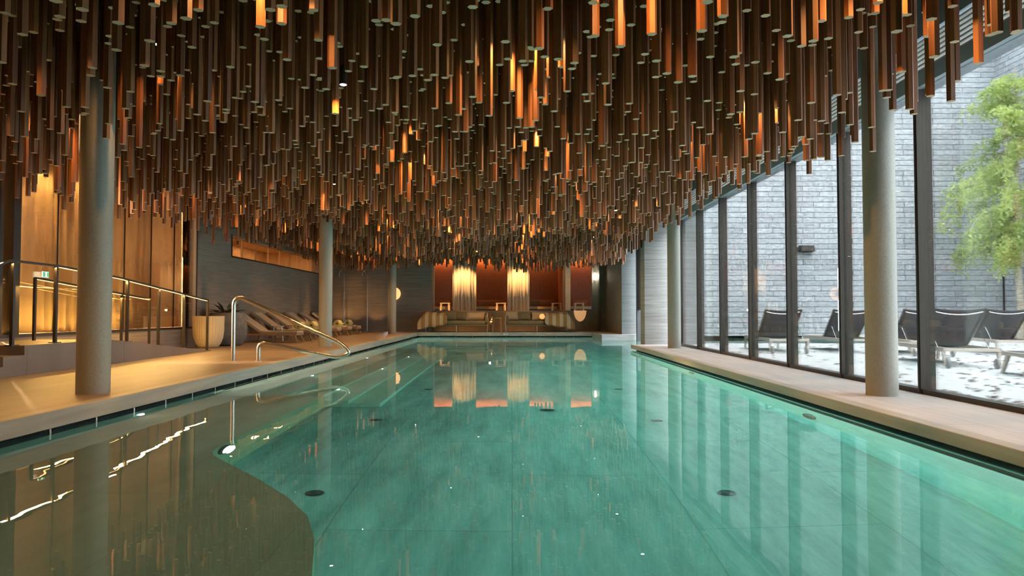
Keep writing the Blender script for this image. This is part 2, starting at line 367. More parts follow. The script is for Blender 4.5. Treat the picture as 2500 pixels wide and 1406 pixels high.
# underwater lamps on the walls
def wall_lamp_uw(x, y, z, side, e, label, lit, tilt=0):
    t = thing('underwater_light', label, 'light', (x, y, z), 0 if side > 0 else PI, 'lamps set in the pool walls')
    p = [(.0, 0), (.14, 0), (.14, .02), (.115, .03), (.11, .018)]
    m = MB(); m.lathe([(.14, 0), (.14, .02), (.115, .032), (.108, .018)], 28); o = m.build('lamp_rim', M['drain'], t); o.rotation_euler = (0, PI / 2, 0)
    m = MB(); m.lathe([(.105, .012), (.10, .022), (.03, .026)], 28); o = m.build('lens', M['underlamp'] if lit else M['drain'], t); o.rotation_euler = (0, PI / 2, 0)
    if e: lamp('pool_light', 'AREA', (.05, 0, 0), e, POOLC, rot=(0, -PI / 2 - tilt, 0), size=.2, parent=t)
    return t
wall_lamp_uw(-2.345, 6.05, -.62, 1, 60, 'bright round lamp glowing under water at the shelf corner', True)
for (y, lb) in [(2.75, 'nearest round lamp in right pool wall under water'), (7.85, 'second round lamp in right pool wall near front column'), (12.95, 'third round lamp in right pool wall under water'), (18.0, 'farthest round lamp in right pool wall under water')]:
    wall_lamp_uw(3.155, y, -.70, -1, 0, lb, False)
for (x, y, lx, ly, e, lb) in [(3.10, 8.5, .06, 21, 1150, 'added underwater fill line along the top of the right pool wall'), (-3.70, 25.2, .06, 8.4, 300, 'added underwater fill line along the left pool wall beyond the steps'), (-.3, 29.44, 6.6, .06, 300, 'added underwater fill line along the far pool wall')]:  # light lines added to brighten the pool, no such source known
    t = thing('fill_light_line', lb, 'light', (x, y, -.05), 0, 'added underwater fill lines')
    m = MB(); m.box(-lx / 2 - .01, lx / 2 + .01, -ly / 2, ly / 2, .002, .02); m.build('profile', M['steel'], t)
    lamp('line_fill_lamp', 'AREA', (0, 0, -.004), e, POOLC, size=lx, size_y=ly, parent=t)
t = thing('fill_light_line', 'added underwater fill line above the pool steps', 'light', (-3.72, 14.95, -.04), 0, 'added underwater fill lines')  # one more added line, brightens the step treads
m = MB(); m.box(-.03, .03, -5.4, 5.4, .004, .02); m.build('profile', M['steel'], t)
lamp('line_fill_lamp', 'AREA', (.01, 0, -.006), 1300, (.95, 1, .84), rot=(0, math.radians(-35), 0), size=.04, size_y=10.6, parent=t)
for y in (1.5, 4.5, 7.5):  # unseen lamps added to brighten the shallow shelf
    t = thing('shelf_fill_light', 'added underwater fill lamp low in the left pool wall beside the shelf', 'light', (-3.76, y, -.25), 0, 'added shelf fill lamps')
    m = MB(); m.lathe([(.05, 0), (.05, .012), (.02, .016)], 16); o = m.build('lens', M['underlamp'], t); o.rotation_euler = (0, PI / 2, 0)
    lamp('shelf_fill_lamp', 'AREA', (.02, 0, 0), 32, (1, .86, .62), rot=(0, -PI / 2, 0), size=.08, parent=t)
for (x, lb) in [(-1.6, 'left lamp in the far pool wall under water'), (1.6, 'right lamp in the far pool wall under water')]:
    t = thing('underwater_light', lb, 'light', (x, 29.49, -.7), -PI / 2, 'lamps set in the pool walls')
    m = MB(); m.lathe([(.14, 0), (.14, .02), (.115, .032), (.108, .018)], 28); o = m.build('lamp_rim', M['drain'], t); o.rotation_euler = (0, PI / 2, 0)
    
for (x, y, z, e, lb) in [(-2.44, 10.4, -.75, 190, 'small round step light nearest the handrail'), (-2.44, 13.9, -.75, 190, 'small round step light halfway along the steps'), (-2.44, 17.4, -.75, 190, 'small round step light towards the far end of the steps'), (-3.24, 12.0, -.31, 130, 'added fill light high in the top pool step, nearer one'), (-3.24, 16.5, -.31, 130, 'added fill light high in the top pool step, farther one')]:  # the two top step lights are added to brighten the upper treads
    t = thing('step_light', lb, 'light', (x, y, z), 0, 'lights in the step risers')
    m = MB(); m.lathe([(.04, 0), (.04, .012), (.02, .016)], 16); o = m.build('lens', M['underlamp'], t); o.rotation_euler = (0, PI / 2, 0)
    lamp('step_lamp', 'AREA', (.03, 0, .0), e * 1.6, (.95, 1, .86), rot=(0, -PI / 2 + .44, 0), size=.06, parent=t)
# ------------------------------------------------------------------ room shell
X_L = -7.5
b = MB(); b.box(-10.5, 4.7, -3.3, 37, CEIL, CEIL + .3); struct(b.build('ceiling', M['ceil']))
b = MB(); b.box(-10.5, 4.7, -3.3, -3, -1.4, CEIL); struct(b.build('wall_near', M['wall_inx']))
# left stone wall with a high slot window
b = MB(); b.box(X_L - .3, X_L, 17.45, 31.2, .0, 2.5); b.box(X_L - .3, X_L, 17.45, 19.7, 2.5, CEIL); b.box(X_L - .3, X_L, 28.7, 31.2, 2.5, CEIL); b.box(X_L - .3, X_L, 19.7, 28.7, 3.05, CEIL)
struct(b.build('wall_left', M['wall_in']))
r = sroot('window_1')
b = MB(); b.box(X_L - .05, X_L + .015, 19.7, 28.7, 2.47, 2.51); b.box(X_L - .05, X_L + .015, 19.66, 19.7, 2.47, 3.08); b.build('window_frame', M['darkframe'], r)
b = MB(); b.box(X_L - .15, X_L - .14, 19.7, 28.7, 2.5, 3.05); b.build('glass_pane', M['glassl'], r)
b = MB()
for k in range(1, 8): b.box(X_L - .16, X_L - .13, 19.7 + 1.125 * k - .012, 19.7 + 1.125 * k + .012, 2.5, 3.05)
b.build('mullion', M['wood_mid'], r)
b = MB(); b.box(-10.5, -10.4, 17.5, 31, 2.2, CEIL); b.box(-10.4, -7.8, 17.5, 31, 2.3, 2.4); b.box(-10.5, -7.8, 17.4, 17.5, 2.3, CEIL); b.box(-10.4, -7.8, 31, 31.1, 2.3, CEIL); b.box(-10.4, -7.8, 17.5, 31, 3.5, 3.6)
struct(b.build('wall_upper_room', M['warmroom']))
b = MB(); b.box(-10.35, -9.9, 21.2, 24.4, 2.4, 3.3); b.box(-10.35, -9.9, 25.6, 26.8, 2.4, 3.3)
tag(b.build('upper_cabinet', M['wood_mid']), 'orange lit wooden cabinets behind the high slot window', 'cabinet')
for y in (19.5, 23, 26.5, 29): lamp('upper_room_lamp', 'AREA', (-9.0, y, 3.48), 210, (1, .55, .22), size=.6)
# low plinth under the glazed left wall
b = MB(); b.box(X_L - .1, X_L + .02, -3, 17.45, 0, .62); struct(b.build('baseboard_left', M['wall_in']))
# glazed left wall
r = sroot('window_2')
ys = [17.4, 16.35, 15.3, 14.25, 13.2, 12.15, 11.1, 9.0, 7.0, 5.0, 3.0, 1.0, -1.0, -3.0]
for i in range(len(ys) - 1):
    b = MB(); b.box(X_L - .01, X_L, ys[i + 1] + .008, ys[i] - .008, .66, CEIL); b.build('glass_pane', M['glassl'], r)
b = MB(); b.box(X_L - .06, X_L + .03, -3, 17.45, .62, .665); b.build('sill', M['darkframe'], r)
for y, wd in ((17.42, .05), (11.1, .11), (10.75, .05), (4.0, .1)):
    b = MB(); b.box(X_L - .10, X_L + .05, y - wd, y + wd * .5, .62, CEIL); b.build('mullion', M['bronze'], r)
b = MB()
for y in ys[1:6]: b.box(X_L - .015, X_L + .004, y - .008, y + .008, .66, CEIL)
b.build('joint', M['darkframe'], r)
def curtain(y0, y1, x, z0, z1, amp, wl, seed, along='y'):
    n = int(abs(y1 - y0) / wl * 12); rnd = random.Random(seed); vs = []; ph = 0; fs = []
    for i in range(n + 1):
        t = i / n; ph += 2 * PI / 12 * (1 + .35 * sin(t * 23 + seed) + .2 * rnd.uniform(-1, 1)); p = y0 + (y1 - y0) * t
        q = x + amp * sin(ph) * (.7 + .3 * sin(t * 17 + seed))
        for z in (z0, z0 + (z1 - z0) * .5, z1):
            k = 1 if z == z0 else (.9 if z < z1 else .75)
            d = x + (q - x) * k
            vs.append((d, p, z) if along == 'y' else (p, d, z))
    for i in range(n):
        for j in range(2): a = i * 3 + j; fs.append((a, a + 3, a + 4, a + 1))
    m = MB(); m.add(vs, fs); return m
tag(curtain(11.35, 17.3, -7.86, .66, 3.85, .12, .24, 3).build('sheer_curtain', M['curtain'], smooth=True, solid=.004), 'long cream sheer curtain behind glass, right of the dark mullion', 'curtain', 'sheer curtains behind the left glazing')
tag(curtain(-2.9, 11.0, -7.86, .66, 3.85, .12, .24, 8).build('sheer_curtain', M['curtain'], smooth=True, solid=.004), 'cream sheer curtain behind glass at the left photo edge', 'curtain', 'sheer curtains behind the left glazing')
b = MB(); b.box(-9.6, -9.5, -3, 17.45, 0, CEIL); b.box(-9.6, -7.6, 17.45, 17.5, 0, CEIL); b.box(-9.6, -7.55, -3, 17.45, .5, .655)
struct(b.build('wall_outer_left', M['warmroom']))
for y in (4.5, 8.6, 10.9, 13.2, 15.5, 17.0): lamp('corridor_lamp', 'AREA', (-9.3, y, 2.2), 1800, (1, .66, .40), rot=(0, -PI / 2, 0), size=3.0, size_y=.12)
for y in (8.2, 10.2, 12.0, 13.8): lamp('curtain_uplight', 'AREA', (-7.64, y, .675), 55, (1, .55, .12), rot=(PI, math.radians(-12), 0), size=.05, size_y=1.7)
for y in (9.6, 12.2, 13.4): lamp('curtain_wash', 'SPOT', (-7.66, y, 3.82), 600, (1, .5, .14), rot=(0, math.radians(-3), 0), size=.03, spot=math.radians(70))
# far stone walls
b = MB(); b.box(X_L - .3, -5.22, 31.0, 31.2, 0, CEIL); struct(b.build('wall_shower', M['wall_inx'], bevel=.003))
b = MB(); b.box(-5.22, -5.05, 31.6, 31.7, 0, CEIL); b.box(-5.05, -3.4, 31.2, 31.4, 0, CEIL); b.box(-5.07, -5.05, 31.2, 31.7, 0, CEIL); b.box(-3.42, -3.4, 31.4, 32.2, 0, CEIL)
struct(b.build('wall_far_left', M['wall_inx']))
M['dark_in'] = noisemat('dark_plaster', (.10, .09, .07), (.14, .12, .10), nscale=4, rough=.7)
b = MB(); b.box(3.96, 4.16, 26.7, 32.3, 0, CEIL); b.box(3.72, 3.96, 31.4, 32.3, 0, CEIL); struct(b.build('wall_far_right', M['dark_in']))
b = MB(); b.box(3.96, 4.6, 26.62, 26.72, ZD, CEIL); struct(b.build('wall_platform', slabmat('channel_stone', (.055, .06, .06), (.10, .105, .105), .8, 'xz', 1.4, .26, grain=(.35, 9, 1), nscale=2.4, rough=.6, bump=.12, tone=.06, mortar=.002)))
b = MB(); b.box(4.71, 5.3, 20.3, 27.9, 3.95, 4.3); struct(b.build('eave_sky_blocker', M['grey_metal']))  # eave added to keep sky light off the channel wall
# low wall behind the sofas, and the raised cabana level behind it
b = MB(); b.box(-3.4, 3.72, 32.0, 32.15, ZD - .1, 1.075); struct(b.build('wall_parapet', M['tan'] if False else noisemat('parapet_plaster', (.24, .19, .12), (.30, .24, .155), nscale=3, rough=.6)))
b = MB(); b.box(-4.6, 4.6, 32.15, 37, .75, .95); struct(b.build('floor_cabana', M['dark_in']))
b = MB(); b.box(-4.6, 4.6, 36.2, 36.3, .9, CEIL); b.box(-4.6, -4.5, 32.3, 36.2, .9, CEIL); b.box(4.5, 4.6, 32.3, 36.2, .9, CEIL)
struct(b.build('wall_cabana', M['orange_wall']))
b = MB(); b.box(-3.44, -3.38, 31.98, 32.2, 1.07, CEIL); struct(b.build('trim_3', M['ribwood']))
b = MB(); b.box(3.47, 3.72, 32.0, 32.3, 1.07, CEIL); struct(b.build('trim_4', M['column']))
b = MB(); b.box(2.38, 2.62, 33.0, 33.25, .95, CEIL); tag(b.build('pillar', M['ribwood'], bevel=.004), 'pale banded square pillar between two cabanas', 'pillar')
b = MB(); b.box(2.27, 2.36, 33.0, 36.2, .95, CEIL); struct(b.build('wall_partition', M['orange_wall']))
# cove light at the top of the cabana back wall and spots on drapes
for x in (-3.5, -1, 1.1, 3.3):
    lamp('cabana_cove', 'AREA', (x, 36.05, 3.6), 16, (1, .40, .12), rot=(math.radians(8), 0, 0), size=1.8, size_y=.15)
# cabana drapes
def drape(x0, x1, y, z0, z1, seed, label):
    m = curtain(x0, x1, y, z0, z1, .07, .16, seed, 'x')
    return tag(m.build('cabana_drape', M['drape'], smooth=True, solid=.008), label, 'curtain', 'drapes between the cabanas')
drape(-2.66, -1.6, 33.0, .96, 3.85, 1, 'cream pleated drape, left of the two in the cabana opening')
drape(-.20, .78, 33.0, .96, 3.85, 5, 'cream pleated drape, right of the two, near the opening middle')
for x in (-2.4, .0): lamp('drape_spot', 'SPOT', (x, 32.35, 4.2), 90, (1, .55, .18), rot=(math.radians(14), 0, 0), size=.03, spot=math.radians(34))
for x in (-2.15, .3): lamp('drape_fill', 'SPOT', (x, 31.7, 4.2), 1300, (1, .52, .19), rot=(math.radians(22), 0, 0), size=.04, spot=math.radians(52))  # extra spots added in front to warm the drapes
for x in (-3.1, -.6, 2.0, 3.1): lamp('cabana_spot', 'SPOT', (x, 32.7, 3.9), 60, (1, .55, .2), rot=(math.radians(9), 0, 0), size=.03, spot=math.radians(50))
# ------------------------------------------------------------------ right glazing
r = sroot('window_3')
YM = [19.05 - 1.87 * k for k in range(9)]
XW = 4.34
for i in range(len(YM) - 1):
    b = MB(); b.box(XW + .02, XW + .03, YM[i + 1] + .03, YM[i] - .03, .185, 3.38); b.build('glass_pane', M['glass'], r)
mm = MB(); mm.box(-.03, .13, -.03, .03, 0, 3.24); m0 = None
m2 = MB(); m2.box(-.035, -.03, -.012, .012, .02, 3.2)
for y in YM:
    if m0 is None: m0 = mm.build('mullion', M['bronze'], r); o = m0; g0 = m2.build('gasket', M['darkframe'], o)
    else:
        o = m0.copy(); C.objects.link(o); q = g0.copy(); C.objects.link(q); q.parent = o
    o.location = (XW, y, ZL)
b = MB(); b.box(XW - .02, XW + .12, 4.06, 19.1, ZL, .19); b.build('sill', M['bronze'], r)
b = MB(); b.box(XW - .04, XW + .2, 4.06, 19.6, 3.38, 3.54); b.build('head_beam', M['grey_metal'], r)
b = MB()
for k in range(7): b.box(XW, XW + .12, 4.06, 19.6, 3.56 + .05 * k, 3.58 + .05 * k)
b.build('louvre', M['white'], r)
b = MB(); b.box(XW, XW + .2, 4.06, 19.6, 3.92, CEIL); b.build('fascia', M['grey_metal'], r)
b = MB(); b.box(XW, XW + .25, -3, 4.06, -.1, CEIL); struct(b.build('wall_right_blocker', M['wall_in']))  # unseen solid wall added to block daylight beside the camera
b = MB(); b.box(3.53, 4.95, 19.62, 20.25, -.1, CEIL); struct(b.build('wall_pier', M['pier']))
# small hanging door of the swim channel
r = sroot('door_1')
b = MB(); b.box(4.40, 4.47, 24.75, 25.75, 1.07, 3.5); b.build('door_panel', M['bronze'], r, bevel=.004)
b = MB(); b.box(4.38, 4.50, 25.8, 26.05, -.3, CEIL); b.box(4.38, 4.5, 24.45, 24.62, -.3, CEIL); b.box(4.38, 4.5, 20.25, 26.05, 3.5, CEIL); b.build('door_frame', M['darkframe'], r)
b = MB()
for k in range(5):
    b.add([(4.392 + 0 * i, 25.0 + .012 * cos(a * PI / 3), 1.25 + .5 * k + .012 * sin(a * PI / 3)) for i in range(1) for a in range(6)], [tuple(range(6))])
b.build('rivet', M['white'], r)
# ------------------------------------------------------------------ columns
def column(x, y, zb, label):
    m = MB(); n = 40
    m.lathe([(.155, zb), (.155, CEIL)], n, (x, y)); return tag(m.build('round_column', M['column'], smooth=True), label, 'column', 'round plaster columns')
column(-4.20, 7.42, ZD, 'thick grey round column on the left deck, nearest to the camera')
column(-4.40, 17.4, ZD, 'round column on the left deck beside the indoor loungers')
column(-4.52, 27.8, ZD, 'farthest round column, at the left far corner of the pool')
column(3.84, 7.68, ZL, 'thick beige round column on the right ledge, nearest to the camera')
column(3.89, 17.7, ZL, 'round column at the far end of the right ledge')
# ------------------------------------------------------------------ ramp and its railings
prof = [(9.55, ZD), (15.5, ZD), (11.6, .57), (9.55, .57)]
b = MB()
n = len(prof); vs = [(-6.30, y, z) for y, z in prof] + [(-7.48, y, z) for y, z in prof]
b.add(vs, [(0, 1, 2, 3), (7, 6, 5, 4), (1, 5, 6, 2), (2, 6, 7, 3), (3, 7, 4, 0), (0, 4, 5, 1)])
struct(b.build('ramp', M['deck']))
b = MB(); b.box(-7.48, -6.3, 9.15, 9.55, ZD, .445); b.box(-7.48, -6.3, 8.75, 9.15, ZD, .32); struct(b.build('ramp_steps', M['deck']))
t = thing('ramp_railing', 'dark bronze railing with lit handrail along the ramp edge', 'railing')
rail = [(-6.4, 8.6, 1.38), (-6.4, 9.38, 1.66), (-6.4, 10.4, 1.65), (-6.4, 12.0, 1.56), (-6.4, 15.5, 1.25)]
def polybar(m, pts, wx, wy, dz=0):
    for a, c in zip(pts, pts[1:]): m.bar((a[0], a[1], a[2] + dz), (c[0], c[1], c[2] + dz), wx, wy)
b = MB(); polybar(b, rail, .045, .03); b.build('handrail', M['bronze'], t)
b = MB(); polybar(b, rail[2:], .014, .006, -.018); b.build('led_strip', M['led'], t)
for y, z0, z1 in ((15.5, ZD, 1.25), (14.4, .30, 1.35), (13.36, .40, 1.44), (12.27, .505, 1.53), (10.34, .57, 1.65), (9.45, .57, 1.655), (8.7, .32, 1.40)):
    b = MB(); b.box(-6.42, -6.38, y - .022, y + .022, z0, z1); b.box(-6.45, -6.35, y - .07, y + .07, z0 - .004, z0 + .012); b.build('post', M['bronze'], t)
for a, c, e in ((8.9, 10.4, 20), (10.5, 12.0, 30), (12.0, 13.7, 34), (13.7, 15.4, 30)):
    ym = (a + c) / 2; z = 1.65 if ym < 11.5 else 1.56 - (ym - 12) * .0886
    lamp('rail_led', 'AREA', (-6.4, ym, z - .03), e, (1, .60, .20), rot=(math.radians(-5 if ym > 11.5 else 0), math.radians(-28), 0), size=.03, size_y=c - a, parent=t)
t = thing('wall_handrail', 'lower lit handrail close to the curtained glass', 'railing')
rl = [(-7.25, 11.2, 1.52), (-7.25, 11.9, 1.47), (-7.25, 14.75, 1.26)]
b = MB(); polybar(b, rl, .04, .03); b.build('handrail', M['bronze'], t)
b = MB(); polybar(b, rl, .014, .006, -.018); b.build('led_strip', M['led'], t)
for y in (11.2, 13.7, 14.75):
    zr = ZD + (15.5 - y) * .0974; zr = min(zr, .57); zt = 1.47 - (y - 11.9) * .0742
    b = MB(); b.box(-7.268, -7.232, y - .02, y + .02, zr, zt); b.build('post', M['bronze'], t)
for ym in (12.2, 14.1): lamp('rail_led', 'AREA', (-7.25, ym, 1.45 - (ym - 12) * .074 - .03), 60, (1, .56, .12), rot=(0, 0, 0), size=.05, size_y=1.8, parent=t)
t = thing('exit_sign_reflection', 'small lit green and white plate, modelled reflection of an exit sign in the left glass', 'sign', (-7.44, 11.75, 1.60))  # reflection of an exit sign, modelled as a lit plate
b = MB(); b.box(-.012, .0, -.08, .08, -.045, .045); b.build('sign_plate', emis('sign_white', (.8, 1, .85), 1.6), t)
b = MB(); b.box(.001, .004, -.075, -.01, -.04, .04); b.box(.001, .004, .03, .075, -.04, .04); b.build('sign_panel', emis('sign_green', (.05, .5, .2), .8), t)
b = MB(); b.box(.004, .006, .035, .07, -.004, .004); b.add([(.005, .03, 0), (.005, .045, -.014), (.005, .045, .014)], [(0, 1, 2)]); b.build('arrow', M['white'], t); b = MB(); b.box(.004, .006, -.05, -.03, -.03, .03); b.build('pictogram', M['white'], t)
# pool handrail
t = thing('pool_handrail', 'looped brushed steel handrail reaching over the pool steps', 'handrail')
def rnd_path(pts, rad, k=6):
    out = [Vector(pts[0])]
    for i in range(1, len(pts) - 1):
        p = Vector(pts[i]); a = (Vector(pts[i - 1]) - p); c = (Vector(pts[i + 1]) - p); rr = min(rad if not isinstance(rad, list) else rad[i], a.length * .48, c.length * .48)
        p0 = p + a.normalized() * rr; p1 = p + c.normalized() * rr
        for j in range(k + 1): s_ = j / k; out.append(p0 * (1 - s_) ** 2 + p * 2 * s_ * (1 - s_) + p1 * s_ ** 2)
    out.append(Vector(pts[-1])); return out
pth = rnd_path([(-4.64, 12.3, ZD), (-4.64, 12.3, 1.30), (-2.83, 12.3, .47), (-2.68, 12.3, .31), (-2.9, 12.3, .245), (-4.22, 12.3, .50), (-4.22, 12.3, ZD)], [0, .2, .25, .12, .2, .12, 0])
b = MB(); b.tube(pth, .034, 14); b.build('steel_tube', M['steel'], t, smooth=True)
for x in (-4.64, -4.22):
    b = MB(); b.lathe([(.06, ZD), (.06, ZD + .008), (.036, ZD + .012)], 20, (x, 12.3)); b.build('flange', M['steel'], t)
# ------------------------------------------------------------------ planters
t = thing('ribbed_planter', 'tall straw coloured ribbed tub beside the ramp end', 'planter', (-6.95, 16.9, ZD))
prof = [(.17, 0), (.22, .02), (.27, .10), (.315, .22), (.335, .38), (.335, .55), (.34, .72), (.31, .72), (.30, .66)]
b = MB(); b.lathe(prof, 160, rib=.012, nr=36); b.build('pot', M['plaster_pot'], t, smooth=True)
b = MB(); b.lathe([(.30, .655), (.30, .66)], 32); b.build('soil', M['pot_dark'], t)
t = thing('grey_planter', 'large dark grey planter behind the straw coloured tub', 'planter', (-6.94, 18.0, ZD))
b = MB(); b.lathe([(.28, 0), (.36, .04), (.45, .2), (.46, .45), (.43, .70), (.39, .80), (.36, .80), (.36, .74)], 40); b.build('pot', M['pot_dark'], t, smooth=True)
b = MB()
rn = random.Random(4)
for k in range(30):
    a = rn.uniform(0, 2 * PI); l = rn.uniform(.25, .5); e = rn.uniform(.1, 1.0); p0 = Vector((.1 * cos(a), .1 * sin(a), .76)); d = Vector((cos(a) * cos(e), sin(a) * cos(e), sin(e) * .8)); s_ = Vector((-sin(a), cos(a), 0))
    p1 = p0 + d * l * .5 + Vector((0, 0, .05)); p2 = p0 + d * l
    b.add([p0 - s_ * .03, p0 + s_ * .03, p1 + s_ * .045, p1 - s_ * .045, p2, p1 + Vector((0, 0, -.02))], [(0, 1, 2, 3), (3, 2, 4), (0, 3, 5), (3, 4, 5), (1, 5, 2), (2, 5, 4), (0, 5, 1)])
b.build('foliage', M['leaf_dark'], t)
# ------------------------------------------------------------------ indoor loungers (head at the wall, foot towards the pool = +x local)
def indoor_lounger(label):
    t = thing('lounger', label, 'sun lounger', (0, 0, ZD), 0, 'wooden loungers along the left wall')
    b = MB(); b.bar((-.95, -.31, .22), (.95, -.31, .22), .035, .055); b.bar((-.95, .31, .22), (.95, .31, .22), .035, .055); b.bar((-.95, -.31, .22), (-.95, .31, .22), .035, .055); b.bar((.95, -.31, .22), (.95, .31, .22), .035, .055); b.bar((.0, -.31, .22), (.0, .31, .22), .035, .05)
    b.build('frame', M['wood_mid'], t, bevel=.004)
    for sx in (-1, 1):
        for sy in (-1, 1):
            b = MB(); b.bar((sx * .86, sy * .29, .24), (sx * .98, sy * .32, 0), .05, .05, taper=.6); b.build('leg', M['wood_mid'], t)
    b = MB()
    prof = [(.96, .245), (.97, .275), (.95, .305), (.0, .305), (-.12, .32), (-.88, .80), (-.93, .795), (-.96, .755), (-.95, .745), (-.16, .25), (-.05, .245)]
    b.extr_y(prof[::-1], -.31, .31); b.build('mattress', M['mattress'], t, bevel=.018)
    for sy in (-.2, .2):
        b = MB(); b.bar((-.86, sy, .70), (-.55, sy, .2), .02, .02); b.build('back_prop', M['wood_mid'], t)
    return t
LY = [19.9, 21.3, 22.7, 24.4, 26.0, 27.6]
lab = ['nearest wooden lounger with taupe mattress by the left wall', 'second wooden lounger from the grey planter, yellow towel on it', 'third wooden lounger from the grey planter, yellow towel on it',
       'fourth wooden lounger from the planter, without a towel', 'wooden lounger with towel just behind the middle left column', 'farthest wooden lounger, nearest the showers, towel on its foot']
l0 = indoor_lounger(lab[0]); l0.location = (-6.56, LY[0], ZD); l0.scale = (.89, 1, 1)
for y, lb in zip(LY[1:], lab[1:]): dup(l0, lb, (-6.56, y, ZD))
def towel(x, y, z, lb, o0=None):
    if o0 is None:
        t = thing('rolled_towel', lb, 'towel', (x, y, z), 0, 'yellow towels on the indoor loungers')
        b = MB(); vs = []; prev = []
        pts = []
        for k in range(41):
            a = k / 40 * 2.0 * 2 * PI; rr = .035 + .085 * k / 40; pts.append((rr * cos(a), rr * sin(a) + .12))
        n = len(pts)
        b.add([(p[0], -.24, p[1]) for p in pts] + [(p[0], .24, p[1]) for p in pts], [(i, i + 1, n + i + 1, n + i) for i in range(n - 1)])
        b.build('towel_roll', M['towel'], t, smooth=True, solid=.028)
        b = MB(); b.box(-.3, .25, -.25, .25, .0, .02); b.build('towel_fold', M['towel'], t, bevel=.008)
        return t
    return dup(o0, lb, (x, y, z))
tw = towel(-6.12, LY[1], ZD + .306, 'rolled yellow towel nearest the camera on a lounger')
towel(-6.12, LY[2], ZD + .306, 'rolled yellow towel on lounger just left of the column', tw)
towel(-6.12, LY[4], ZD + .306, 'rolled yellow towel just right of the column', tw)
towel(-6.12, LY[5], ZD + .306, 'rolled yellow towel on the lounger nearest the showers', tw)
def small_table(lb, loc, grp='small tables between the loungers'):
    t = thing('side_table', lb, 'table', loc, 0, grp)
    b = MB(); b.lathe([(.18, .40), (.185, .41), (.185, .425), (.17, .43)], 28); b.build('table_top', M['wood_pale'], t)
    for k in range(3):
        a = k * 2 * PI / 3; b = MB(); b.tube([(.12 * cos(a), .12 * sin(a), .41), (.16 * cos(a), .16 * sin(a), 0)], .01, 8); b.build('leg', M['chrome'], t)
    return t
s0 = small_table('round side table between the first two wooden loungers', (-6.55, 20.6, ZD))
dup(s0, 'round side table between second and third wooden loungers', (-6.55, 22.0, ZD))
# showers
def shower(lb, x):
    t = thing('shower', lb, 'shower', (x, 30.8, ZD), 0, 'slim showers on the far left wall')
    pts = [(0, 0, 0), (0, 0, 2.4)] + [(-.11 + .11 * cos(a), 0, 2.4 + .14 * sin(a)) for a in [PI * k / 10 for k in range(1, 9)]] + [(-.22, 0, 2.32)]
    b = MB(); b.tube(pts, .018, 10); b.build('riser_pipe', M['steel'], t, smooth=True)
    b = MB(); b.lathe([(.02, 2.33), (.06, 2.30), (.105, 2.285), (.105, 2.275)], 24, (-.22, 0)); b.build('shower_head', M['chrome'], t)
    b = MB(); b.bar((0, 0, 1.05), (0, .17, 1.05), .03, .03); b.lathe([(.025, 1.0), (.025, 1.1)], 14); b.build('valve', M['steel'], t)
    return t
sh = shower('slim curved steel shower nearest the middle left column', -7.02); dup(sh, 'slim curved steel shower, right of the two', (-6.05, 30.8, ZD))
for x in (-7.2, -6.6, -5.7): lamp('shower_uplight', 'SPOT', (x, 30.25, ZD + .05), 40, (1, .50, .16), rot=(math.radians(158), 0, 0), size=.03, spot=math.radians(85))
lamp('lounger_fill_spot', 'SPOT', (-6.0, 25.4, 4.2), 160, (1, .66, .3), size=.05, spot=math.radians(60))  # spot added to brighten the far loungers and towels
lamp('lounger_uplight', 'SPOT', (-7.3, 27.0, ZD + .1), 30, (1, .5, .16), rot=(math.radians(180), math.radians(-8), 0), size=.03, spot=math.radians(80))
lamp('shower_downlight', 'SPOT', (-6.5, 29.9, 3.8), 60, (1, .5, .18), rot=(math.radians(10), 0, 0), size=.05, spot=math.radians(70))
# round wall lamp at the far left wall
t = thing('wall_lamp', 'round glowing disc lamp on wall behind farthest left column', 'lamp', (-4.98, 31.18, 1.78))
b = MB(); b.lathe([(.27, 0), (.27, .03), (.24, .06), (.10, .08)], 40); o = b.build('lamp_disc', M['lampskin'], t, smooth=True); o.rotation_euler = (PI / 2, 0, 0)
b = MB(); b.lathe([(.10, .075), (.095, .09)], 24); o = b.build('center_cap', M['bronze'], t); o.rotation_euler = (PI / 2, 0, 0)
# ------------------------------------------------------------------ sofas at the far end
def pillow(name, m_, w_, h_, th, parent=None, seed=0):
    vs = []; fs = []; n = 8
    for s_ in (1, -1):
        for i in range(n + 1):
            for j in range(n + 1):
                u = i / n * 2 - 1; v = j / n * 2 - 1; k = (1 - u ** 4) * (1 - v ** 4); pinch = 1 - .10 * (1 - abs(u)) * 0 - .08 * (u * u) * (1 - v * v) - 0
                vs.append((u * w_ / 2 * (1 - .07 * (1 - v * v) * 1), s_ * th / 2 * k ** .6, v * h_ / 2 * (1 - .07 * (1 - u * u)) + h_ / 2))
    q = (n + 1) ** 2
    for i in range(n):
        for j in range(n):
            a = i * (n + 1) + j; fs.append((a, a + n + 1, a + n + 2, a + 1)); fs.append((q + a, q + a + 1, q + a + n + 2, q + a + n + 1))
    b = MB(); b.add(vs, fs); return b.build(name, m_, parent, smooth=True)
